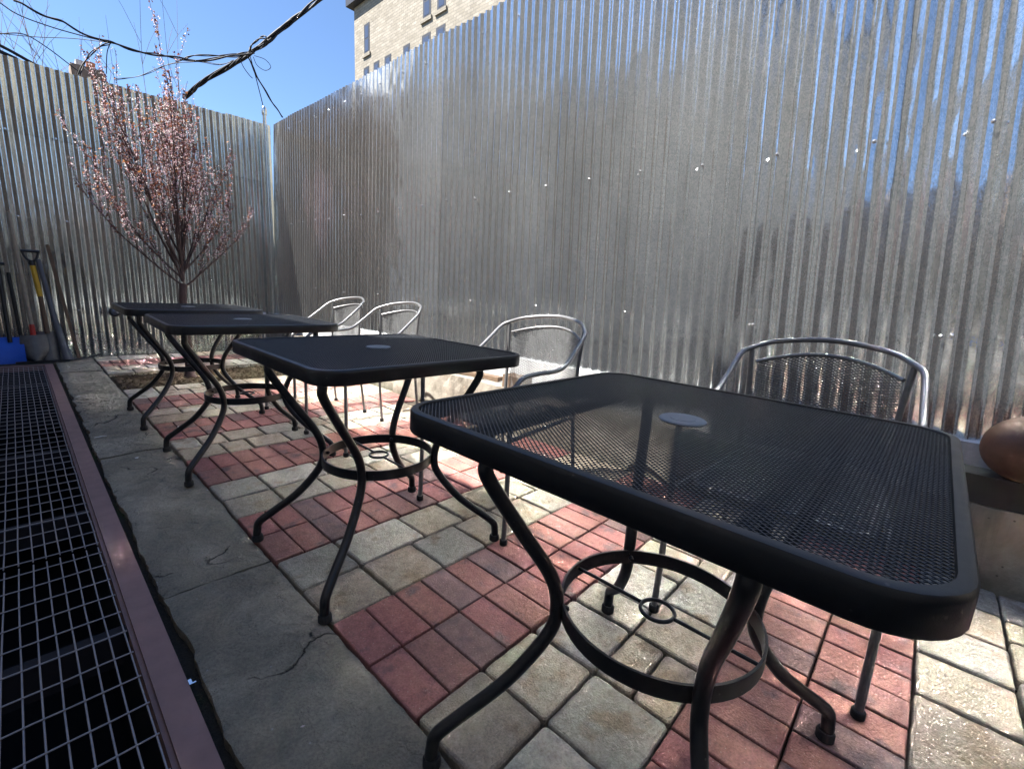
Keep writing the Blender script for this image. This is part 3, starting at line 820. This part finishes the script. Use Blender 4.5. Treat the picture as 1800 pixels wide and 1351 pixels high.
# blue snow shovel, black shaft with T grip
t = thing('snow_shovel', 'blue plastic snow shovel with black shaft leaning at the left end of the tools', 'shovel', (-0.105, 6.50, 0), 0, GT)
mb = MB(); mb.tube([(0.02, 0.0, 0.2), (0.02, 0.10, 0.93)], 0.017, 10); mb.build('shaft', M_BLACK, t, smooth=True, angle=50)
mb = MB(); mb.tube([(-0.045, 0.10, 0.94), (0.065, 0.10, 0.94)], 0.014, 10); mb.build('grip', M_BLACK, t, smooth=True, angle=50)
mb = MB(); vs = []; fs = []
for j in range(7):
    for i in range(13):
        u = i/12-.5; v = j/6; vs.append((u*0.24-0.01, -0.10 + 0.15*v*v - 0.10*abs(u)**2*4*0.3, 0.006 + 0.24*v))
for j in range(6):
    for i in range(12): q = j*13+i; fs.append((q, q+1, q+14, q+13))
mb.add(vs, fs)
for sfx in (1,):
    b0 = len(mb.v); mb.add([(x, y+0.006, z) for (x, y, z) in vs], [tuple(reversed(f)) for f in fs])
mb.build('blade', M_BLUE, t, smooth=True, angle=50)
# second black shaft tool
t = thing('ice_scraper', 'black long handled scraper leaning between the blue shovel and the wooden one', 'scraper', (-0.015, 6.58, 0), 0, GT)
mb = MB(); mb.tube([(0.01, 0.0, 0.06), (-0.01, 0.07, 0.86)], 0.016, 10); mb.build('shaft', M_BLACK, t, smooth=True, angle=50)
mb = MB(); mb.box(-0.07, 0.09, -0.012, -0.004, 0.0, 0.12); mb.build('blade', M_STEEL, t)
def blade(mb, w_, h_, pointed, z0=0.0, bow=0.05):
    vs = []; fs = []; nu, nv = 12, 10
    for lay in (0, 0.003):
        for j in range(nv+1):
            v = j/nv
            if pointed: ww = w_*math.sin(math.pi*0.5*min(1, 0.12+v*1.5)) if v < 0.6 else w_*(1-0.10*((v-.6)/.4)**2)
            else: ww = w_
            for i in range(nu+1):
                u = i/nu-.5; vs.append((u*ww, lay - bow*(1-(2*u)**2)*0.5 + 0.04*v, z0 + h_*v))
    m = (nu+1)*(nv+1)
    for L, s_ in ((0, 1), (m, -1)):
        for j in range(nv):
            for i in range(nu):
                q = L + j*(nu+1)+i; f = (q, q+1, q+nu+2, q+nu+1); fs.append(f if s_ > 0 else tuple(reversed(f)))
    mb.add(vs, fs)
# round point shovel: grey wooden shaft, red socket
t = thing('round_shovel', 'round point shovel with long grey wooden shaft and red socket, blade on the ground', 'shovel', (0.075, 6.44, 0), 0, GT)
mb = MB(); mb.tube([(0, 0.05, 0.36), (-0.035, 0.22, 1.42)], [0.018, 0.016], 12); mb.build('shaft', M_GREYWOOD, t, smooth=True, angle=50)
mb = MB(); mb.tube([(0.002, 0.03, 0.19), (0, 0.053, 0.37)], [0.022, 0.020], 12); mb.build('socket', M_REDP, t, smooth=True, angle=50)
mb = MB(); blade(mb, 0.20, 0.27, True); mb.build('blade', M_STEEL, t, smooth=True, angle=50)
mb = MB(); mb.tube([(-0.018, 0.155, 0.86), (-0.021, 0.172, 0.96)], 0.0185, 12); mb.build('sticker', plain('paper_sticker', (0.6, 0.6, 0.58), .6), t, smooth=True, angle=50)
# D handle spade with yellow shaft
t = thing('spade', 'yellow shafted spade with black D grip leaning on the far fence', 'spade', (0.165, 6.50, 0), 0, GT)
mb = MB(); mb.tube([(0.0, 0.03, 0.64), (-0.02, 0.10, 0.94)], 0.021, 12); mb.build('shaft', M_YELLOW, t, smooth=True, angle=50)
mb = MB(); mb.tube([(0.012, 0.0, 0.28), (0.0, 0.03, 0.645)], [0.02, 0.0185], 12); mb.build('lower_shaft', M_WOOD, t, smooth=True, angle=50)
mb = MB(); mb.tube([(-0.02, 0.10, 0.935), (-0.022, 0.11, 0.985)], 0.024, 12)
mb.tube(catmull([(-0.022, 0.11, 0.97), (-0.06, 0.118, 1.01), (-0.078, 0.125, 1.07)], 5), 0.010, 8); mb.tube(catmull([(-0.022, 0.11, 0.97), (0.016, 0.118, 1.01), (0.034, 0.125, 1.07)], 5), 0.010, 8)
mb.tube([(-0.088, 0.125, 1.075), (0.044, 0.125, 1.075)], 0.014, 10); mb.build('grip', M_BLACK, t, smooth=True, angle=50)
mb = MB(); blade(mb, 0.17, 0.30, False); mb.build('blade', M_STEEL, t, smooth=True, angle=50)
# grey bar widening to the foot
t = MB(); t.tube([(0.06, -0.03, 0.0), (0.035, 0.0, 0.18), (0.0, 0.04, 0.45), (-0.05, 0.10, 1.0)], [0.045, 0.032, 0.024, 0.019], 12)
tag(t.build('grey_post', M_GREYP, smooth=True, angle=50), 'dark grey plastic post flared at the foot, leaning beside the yellow spade', 'post', GT).location = (0.24, 6.50, 0)
t = MB(); t.bar((0.075, -0.05, 0.0), (-0.04, 0.10, 1.15), 0.028, 0.022, up=(0, -1, 0))
tag(t.build('timber_batten', M_WOOD), 'rough brown timber batten leaning rightmost of the tools', 'batten', GT).location = (0.31, 6.55, 0)
t = thing('rake', 'flat black rake lying on its back in front of the shovels', 'rake', (0.1, 6.36, 0.004))
mb = MB(); mb.bar((-0.17, 0.0, 0.012), (0.20, 0.02, 0.012), 0.022, 0.022); mb.build('head', M_BLACK, t)
mb = MB(); mb.tube(catmull([(0.20, 0.02, 0.012), (0.3, 0.06, 0.02), (0.46, 0.25, 0.03)], 5), 0.008, 8); mb.build('handle', M_BLACK, t, smooth=True)

# ------------------------------------------------------------ flowering plum tree
rt = random.Random(17)
tree = thing('plum_tree', 'young flowering plum tree with pink blossom and bronze leaves in the soil bed', 'tree', (1.06, 5.16, -0.03))
TRK = MB(); blossoms = MB(); leaves = MB()
TRK.tube(catmull([(0,0,0), (0.005,0,0.3), (-0.008,0.0,0.6), (0.008,0.005,0.88)], 5), [0.036]*6 + [0.033]*5 + [0.031]*5, 12)
TRK.lathe([(0.06, 0.0), (0.045, 0.03), (0.036, 0.09)], 0, 0, 12)
def leaf(mb, p, size, col, elong=1.0):
    d = Vector((rt.gauss(0,1), rt.gauss(0,1), rt.gauss(0,1))).normalized(); e = d.cross(Vector((rt.gauss(0,1), rt.gauss(0,1), rt.gauss(0,1)))).normalized(); f = d.cross(e)
    a = p + d*size*elong; k = size*0.42
    mb.add([p, p + d*size*elong*.5 + e*k, a, p + d*size*elong*.5 - e*k + f*k*.3], [(0,1,2),(0,2,3)], col)
def twig_dress(pts, zrel):
    L = 0.0
    for i in range(1, len(pts)):
        a, b_ = pts[i-1], pts[i]; seg = (b_-a).length; n = max(1, int(seg/0.0105)); fr_ = i/len(pts)
        for k in range(n):
            if rt.random() < 0.40: continue
            q = a.lerp(b_, (k+rt.random())/n) + Vector((rt.gauss(0,.006), rt.gauss(0,.006), rt.gauss(0,.006)))
            pl = 0.66 if fr_ < 0.75 else 0.25
            if rt.random() < pl:
                for _ in range(rt.choice([2,3,4])):
                    t_ = rt.random(); c = (0.86, 0.64, 0.70) if t_ < .45 else ((0.70, 0.45, 0.53) if t_ < .65 else (0.94, 0.88, 0.88))
                    leaf(blossoms, q + Vector((rt.gauss(0,.006), rt.gauss(0,.006), rt.gauss(0,.006))), rt.uniform(.008, .014), (*c, 1), 0.9)
            else:
                for _ in range(rt.choice([1,2,3])):
                    t_ = rt.random(); c = (0.24, 0.085, 0.06) if t_ < .5 else ((0.13, 0.06, 0.07) if t_ < .8 else (0.42, 0.19, 0.08))
                    leaf(leaves, q, rt.uniform(.010, .021), (*c, 1), 1.2)
def grow(p, d, L, r, depth):
    n = 8; pts = [p.copy()]; rad = [r]; q = p.copy(); dd = d.copy()
    for i in range(n):
        dd = (dd + Vector((rt.gauss(0,.05), rt.gauss(0,.05), 0.07 + 0.04*rt.random()))).normalized()
        q = q + dd*(L/n); pts.append(q.copy()); rad.append(max(.0015, r*(1-0.78*(i+1)/n)))
    TRK.tube(pts, rad, 6 if depth > 0 else 8, cap=True)
    if depth == 0: twig_dress(pts[4:], 0)
    else: twig_dress(pts[(2 if depth == 1 else 1):], 0)
    if depth < 2:
        nb = {0: 8, 1: 4}[depth]
        for k in range(nb):
            t_ = (k+rt.random())/nb*0.82+0.08; i = min(n-1, int(t_*n)); bp_ = pts[i].lerp(pts[i+1], t_*n-i)
            base_d = (pts[i+1]-pts[i]).normalized(); an = rt.uniform(0, 2*math.pi)
            out = Vector((math.cos(an), math.sin(an), 0.5)); nd = (base_d*1.0 + out*rt.uniform(.3, .55)).normalized()
            LL = L*rt.uniform(.34, .62)*(1.1-t_*0.5) if depth == 0 else L*rt.uniform(.25, .5)
            grow(bp_, nd, LL, max(0.0018, rad[i]*0.5), depth+1)
mains = [(-0.26, -0.05, 1.2, 0.90, 1.75, .012), (0.06, 0.03, 1.3, 0.92, 1.92, .017), (0.28, 0.0, 1.25, 0.90, 1.45, .011), (-0.50, 0.1, 0.95, 0.95, 1.50, .010), (0.72, -0.1, 0.50, 0.84, 0.95, .009),
         (-0.10, -0.40, 1.1, 1.0, 1.50, .010), (0.10, 0.5, 1.1, 1.05, 1.50, .010), (-0.92, -0.12, 0.62, 0.86, 1.15, .009), (0.48, 0.25, 0.85, 1.0, 1.12, .009), (-0.40, 0.35, 1.0, 1.1, 1.35, .009),
         (-0.42, -0.3, 1.0, 1.0, 1.60, .010), (-0.75, 0.15, 0.85, 0.92, 1.25, .009), (0.45, -0.25, 0.9, 0.95, 1.15, .009), (0.20, -0.2, 1.1, 1.1, 1.35, .010), (0.62, 0.1, 0.7, 0.98, 0.95, .008), (-0.05, 0.1, 1.2, 1.2, 1.35, .010)]
for i, (a, b_, c, z0_, L, r) in enumerate(mains):
    L *= 0.90
    grow(Vector((0.008 + 0.04*(z0_-0.86), 0.005, z0_)), Vector((a, b_, c)).normalized(), L, r, 0)
TRK.build('trunk', M_BARK, tree, smooth=True, angle=60)
def mat_leafy(name, tr_):
    a = NT(name); at = a.n('ShaderNodeAttribute'); at.attribute_name = 'tint'
    tb_ = a.n('ShaderNodeBsdfTranslucent'); a.link(at.outputs['Color'], tb_.inputs[0]); mx = a.n('ShaderNodeMixShader'); mx.inputs[0].default_value = tr_
    a.link(a.p.outputs[0], mx.inputs[1]); a.link(tb_.outputs[0], mx.inputs[2]); a.link(mx.outputs[0], a.out.inputs[0])
    return a.fin(at.outputs['Color'], 0.6, 0)
blossoms.build('crown_blossom', mat_leafy('blossom', .4), tree); leaves.build('crown_leaves', mat_leafy('bronze_leaf', .35), tree)

# ------------------------------------------------------------ small litter on the kerb and grate edge
M_PAPER = plain('white_litter', (0.7, 0.7, 0.68), .7)
def scrap(x, y, sx, sy, rz, lab, z=0.002):
    mb = MB(); r_ = random.Random(int(x*1000+y*77)); n = 9
    P = [((sx*(0.7+.5*r_.random()))*math.cos(2*math.pi*k/n), (sy*(0.7+.5*r_.random()))*math.sin(2*math.pi*k/n), 0.001+0.003*r_.random()) for k in range(n)]
    mb.add(P + [(a, b_, c+0.0015) for (a, b_, c) in P] + [(0, 0, 0.006)], [tuple(reversed(range(n)))] + [(k, (k+1) % n, n+(k+1) % n, n+k) for k in range(n)] + [(n+k, n+(k+1) % n, 2*n) for k in range(n)])
    o = tag(mb.build('paper_scrap', M_PAPER), lab, 'litter'); o.location = (x, y, z); o.rotation_euler = (0, 0, R(rz))
scrap(0.235, 4.55, 0.016, 0.006, 20, 'small white scrap far along the stone kerb')
scrap(0.245, 3.36, 0.030, 0.003, 12, 'thin white stick lying on the stone kerb near its left edge')
scrap(0.33, 2.86, 0.010, 0.007, 40, 'round white fleck in the middle of the stone kerb')
scrap(0.60, 3.33, 0.012, 0.007, 70, 'tiny dark edged crumb on the tan pavers beside a table foot')
scrap(0.272, 6.0, 0.008, 0.005, 0, 'white speck near the far end of the stone kerb')

rp = random.Random(44); pm = MB()
for _ in range(170):
    if rp.random() < .6: x, y = rp.uniform(.25, 2.15), rp.uniform(3.6, 6.6)
    else: x, y = rp.uniform(.25, 2.15), rp.uniform(-.9, 3.6)
    a = rp.uniform(0, 6.3); L = rp.uniform(.0025, .006); z = 0.004 if not (4.7 < y < 5.5 and x < 1.9) else -0.01
    d = Vector((math.cos(a), math.sin(a), 0)); e = Vector((-d.y, d.x, 0)); p_ = Vector((x, y, z))
    pm.add([p_-d*L, p_-e*L*.5+Vector((0,0,.001)), p_+d*L+Vector((0,0,.002)), p_+e*L*.5+Vector((0,0,.001))], [(0,1,2,3)])
tag(pm.build('fallen_petals', plain('pale_petal', (0.62, 0.50, 0.50), .7)), kind='stuff')

# ------------------------------------------------------------ background: brick block, chimney, bare shrub
bb = thing('apartment_building', 'pale cream brick block rising behind the long metal fence', 'building', (14.0, 25.7, 0))
mb = MB(); mb.box(0, 14, -60, 0, 0, 15.35); mb.build('wall', M_BUILD, bb)
mb = MB(); mb.box(-0.35, 14, -60, 0.25, 15.352, 15.85); mb.build('cornice', M_DARKTRIM, bb)
def bwin(y0, y1, z0, z1):
    mb = MB(); mb.box(-0.012, -0.004, y0, y1, z0, z1); f_ = mb.build('window', M_DARKTRIM, bb)
    mb = MB(); mb.box(-0.02, -0.0125, y0+.12, y1-.12, z0+.12, (z0+z1)/2-.04); mb.box(-0.02, -0.0125, y0+.12, y1-.12, (z0+z1)/2+.04, z1-.12); mb.build('pane', M_GLASS, f_)
    mb = MB(); mb.box(-0.08, -0.0, y0-.1, y1+.1, z0-.16, z0-.002); mb.build('sill', M_BUILD, f_)
for (y0_, y1_) in ((-1.57, -1.02), (-6.8, -6.2), (-7.85, -7.25), (-12.2, -11.6), (-13.3, -12.7), (-17.6, -17.0)):
    bwin(y0_, y1_, 12.85, 14.24)
for (y0_, y1_) in ((-1.5, -0.95), (-2.5, -1.95), (-3.6, -3.0), (-5.2, -4.65), (-6.8, -6.15), (-7.85, -7.2), (-12.2, -11.6), (-13.3, -12.7)):
    bwin(y0_, y1_, 10.85, 12.22)
ch = thing('chimney', 'small brick chimney showing above the far fence left of the tree', 'chimney', (1.25, 11.6, 0))
mb = MB(); rough_box(mb, -0.20, 0.24, -0.2, 0.2, 0, 4.33, .3, .01, 2); mb.build('stack', M_BRICKD, ch)
mb = MB(); mb.box(-0.12, -0.02, -0.1, 0.1, 4.332, 4.43); mb.build('cap_stone', M_WHITE, ch)
mb = MB(); mb.lathe([(0.06, 4.332), (0.07, 4.36), (0.06, 4.44), (0.07, 4.46)], 0.08, 0, 14); mb.build('chimney_pot', plain('clay_pot', (0.45, 0.20, 0.12), .8), ch, smooth=True, angle=40)
rs = random.Random(8)
sh_ = MB()
for k in range(26):
    x0 = rs.uniform(-1.6, 1.6); h = rs.uniform(3.2, 5.4); dx = rs.gauss(0, .45); P = [Vector((x0*.7, 0, 0)), Vector((x0, 0, 2.6)), Vector((x0+dx*.4, rs.uniform(-.2, .2), (2.6+h)/2)), Vector((x0+dx, rs.uniform(-.3, .3), h))]
    C_ = catmull(P, 5); sh_.tube(C_, [0.007*(1-.8*i/(len(C_)-1)) for i in range(len(C_))], 5)
    for _ in range(3):
        i = rs.randrange(6, len(C_)-2); q = C_[i]; e = q + Vector((rs.gauss(0, .25), rs.gauss(0, .2), rs.uniform(.3, .7))); sh_.tube([q, (q+e)/2+Vector((0,0,.04)), e], [0.003, 0.0025, 0.0015], 4)
tag(sh_.build('bare_shrub', plain('pale_twig', (0.22, 0.19, 0.21), .8)), 'thin leafless shrub shoots standing up behind the left part of the far fence', 'shrub').location = (0.85, 9.0, 0)

# ------------------------------------------------------------ overhead cables
def at(px, py, dist):
    d = Vector(((px-900)*1.0, (py-675.5)*1.0, Fpx)); wv = Vector((d.x*AX[0]+d.y*AX[1]+d.z*AX[2], d.x*AY[0]+d.y*AY[1]+d.z*AY[2], d.x*AZ[0]+d.y*AZ[1]+d.z*AZ[2]))
    return Vector((0, 0, CAMH)) + wv*(dist/wv.y)
CG = 'black overhead cables'
def cable(pts, r, label, strands=1, wob=0.0, seed=0, cat='cable'):
    rr_ = random.Random(seed); P = catmull([at(*p_) for p_ in pts], 10); mb = MB()
    if strands == 1: mb.tube(P, r, 8)
    else:
        for s_ in range(strands):
            ph = rr_.uniform(0, 6.3); fq = rr_.uniform(.08, .5)
            Q = [p_ + Vector((math.cos(ph+i*fq)*r*wob, math.sin(ph*2+i*.6)*r*wob, math.sin(ph+i*fq)*r*wob)) for i, p_ in enumerate(P)]
            mb.tube(Q, r*rr_.uniform(.5, .8), 7)
    return tag(mb.build('overhead_cable', M_CABLE, smooth=True), label, cat, CG)
cable([(600, -30, 6.9), (555, 3, 7.1), (500, 48, 7.4), (450, 88, 7.7), (400, 118, 8.2), (352, 148, 8.8), (325, 172, 9.3)], 0.021, 'thick twisted black cable bundle rising to the top edge of the sky', 7, 1.0, 1)
cable([(20, 0, 7.8), (70, 22, 7.8), (130, 50, 7.8), (195, 76, 7.8), (260, 93, 7.8), (330, 105, 7.8), (400, 101, 7.7), (445, 92, 7.65)], 0.0145, 'thick black cable sagging from the top left corner across to the bundle', 2, 1.0, 2)
cable([(-10, -2, 7.9), (30, 25, 7.9), (85, 46, 7.9), (140, 62, 7.9), (200, 77, 7.85)], 0.006, 'thin black cable just below the thick one in the top left corner')
cable([(-10, 60, 8.3), (40, 60, 8.3), (80, 82, 8.3), (120, 112, 8.3), (143, 130, 8.3)], 0.006, 'thin cable arching from the left edge down to the chimney')
cable([(-10, 58, 8.2), (60, 65, 8.2), (130, 68, 8.1), (190, 75, 7.9)], 0.004, 'faint straight wire running from the left edge to the thick cable')
cable([(-10, 75, 8.0), (30, 96, 8.0), (95, 134, 8.0), (130, 160, 8.0)], 0.017, 'black cable going down behind the far fence at the left, upper of two')
cable([(-10, 86, 8.0), (30, 105, 8.0), (62, 124, 8.0), (110, 152, 8.0)], 0.020, 'grey green cable going down behind the far fence at the left, lower of two')
cable([(196, 76, 7.8), (172, 84, 7.9), (150, 108, 8.0), (133, 145, 8.0)], 0.011, 'cable loop dropping from the thick cable to behind the far fence', 2, .8, 3)
cable([(193, 77, 7.8), (188, 95, 7.9), (187, 130, 8.0)], 0.005, 'short thin wire hanging straight from the thick cable')
cable([(435, 100, 7.7), (455, 140, 7.8), (480, 180, 7.9), (497, 205, 8.0)], 0.014, 'black cable dropping from the junction to the fence corner', 2, .8, 4)
cable([(440, 100, 7.7), (452, 145, 7.8), (463, 190, 7.9), (465, 215, 8.0)], 0.006, 'thin wire hanging from the junction to the corner post')
cable([(447, 98, 7.6), (466, 105, 7.6), (476, 118, 7.6), (466, 124, 7.6), (452, 115, 7.6), (445, 100, 7.6)], 0.004, 'small loose wire loop at the right of the cable junction')
cable([(420, 100, 7.7), (428, 118, 7.7), (438, 132, 7.7), (444, 138, 7.7)], 0.005, 'short drooping wire end under the cable junction')
cable([(310, 108, 8.0), (345, 98, 7.9), (400, 97, 7.8), (440, 92, 7.7)], 0.008, 'tight upper wire beside the junction behind the tree top', 2, 1, 5)
cable([(200, 140, 8.6), (245, 135, 8.5), (290, 116, 8.4), (340, 108, 8.2), (385, 113, 8.0), (410, 106, 7.8)], 0.006, 'thin sagging wire behind the blossom', 2, 1.2, 6)
cable([(438, 95, 7.65), (446, 78, 7.6), (455, 66, 7.5), (470, 70, 7.4), (455, 85, 7.6)], 0.012, 'tangled knot of cable at the junction', 3, 1.5, 7)
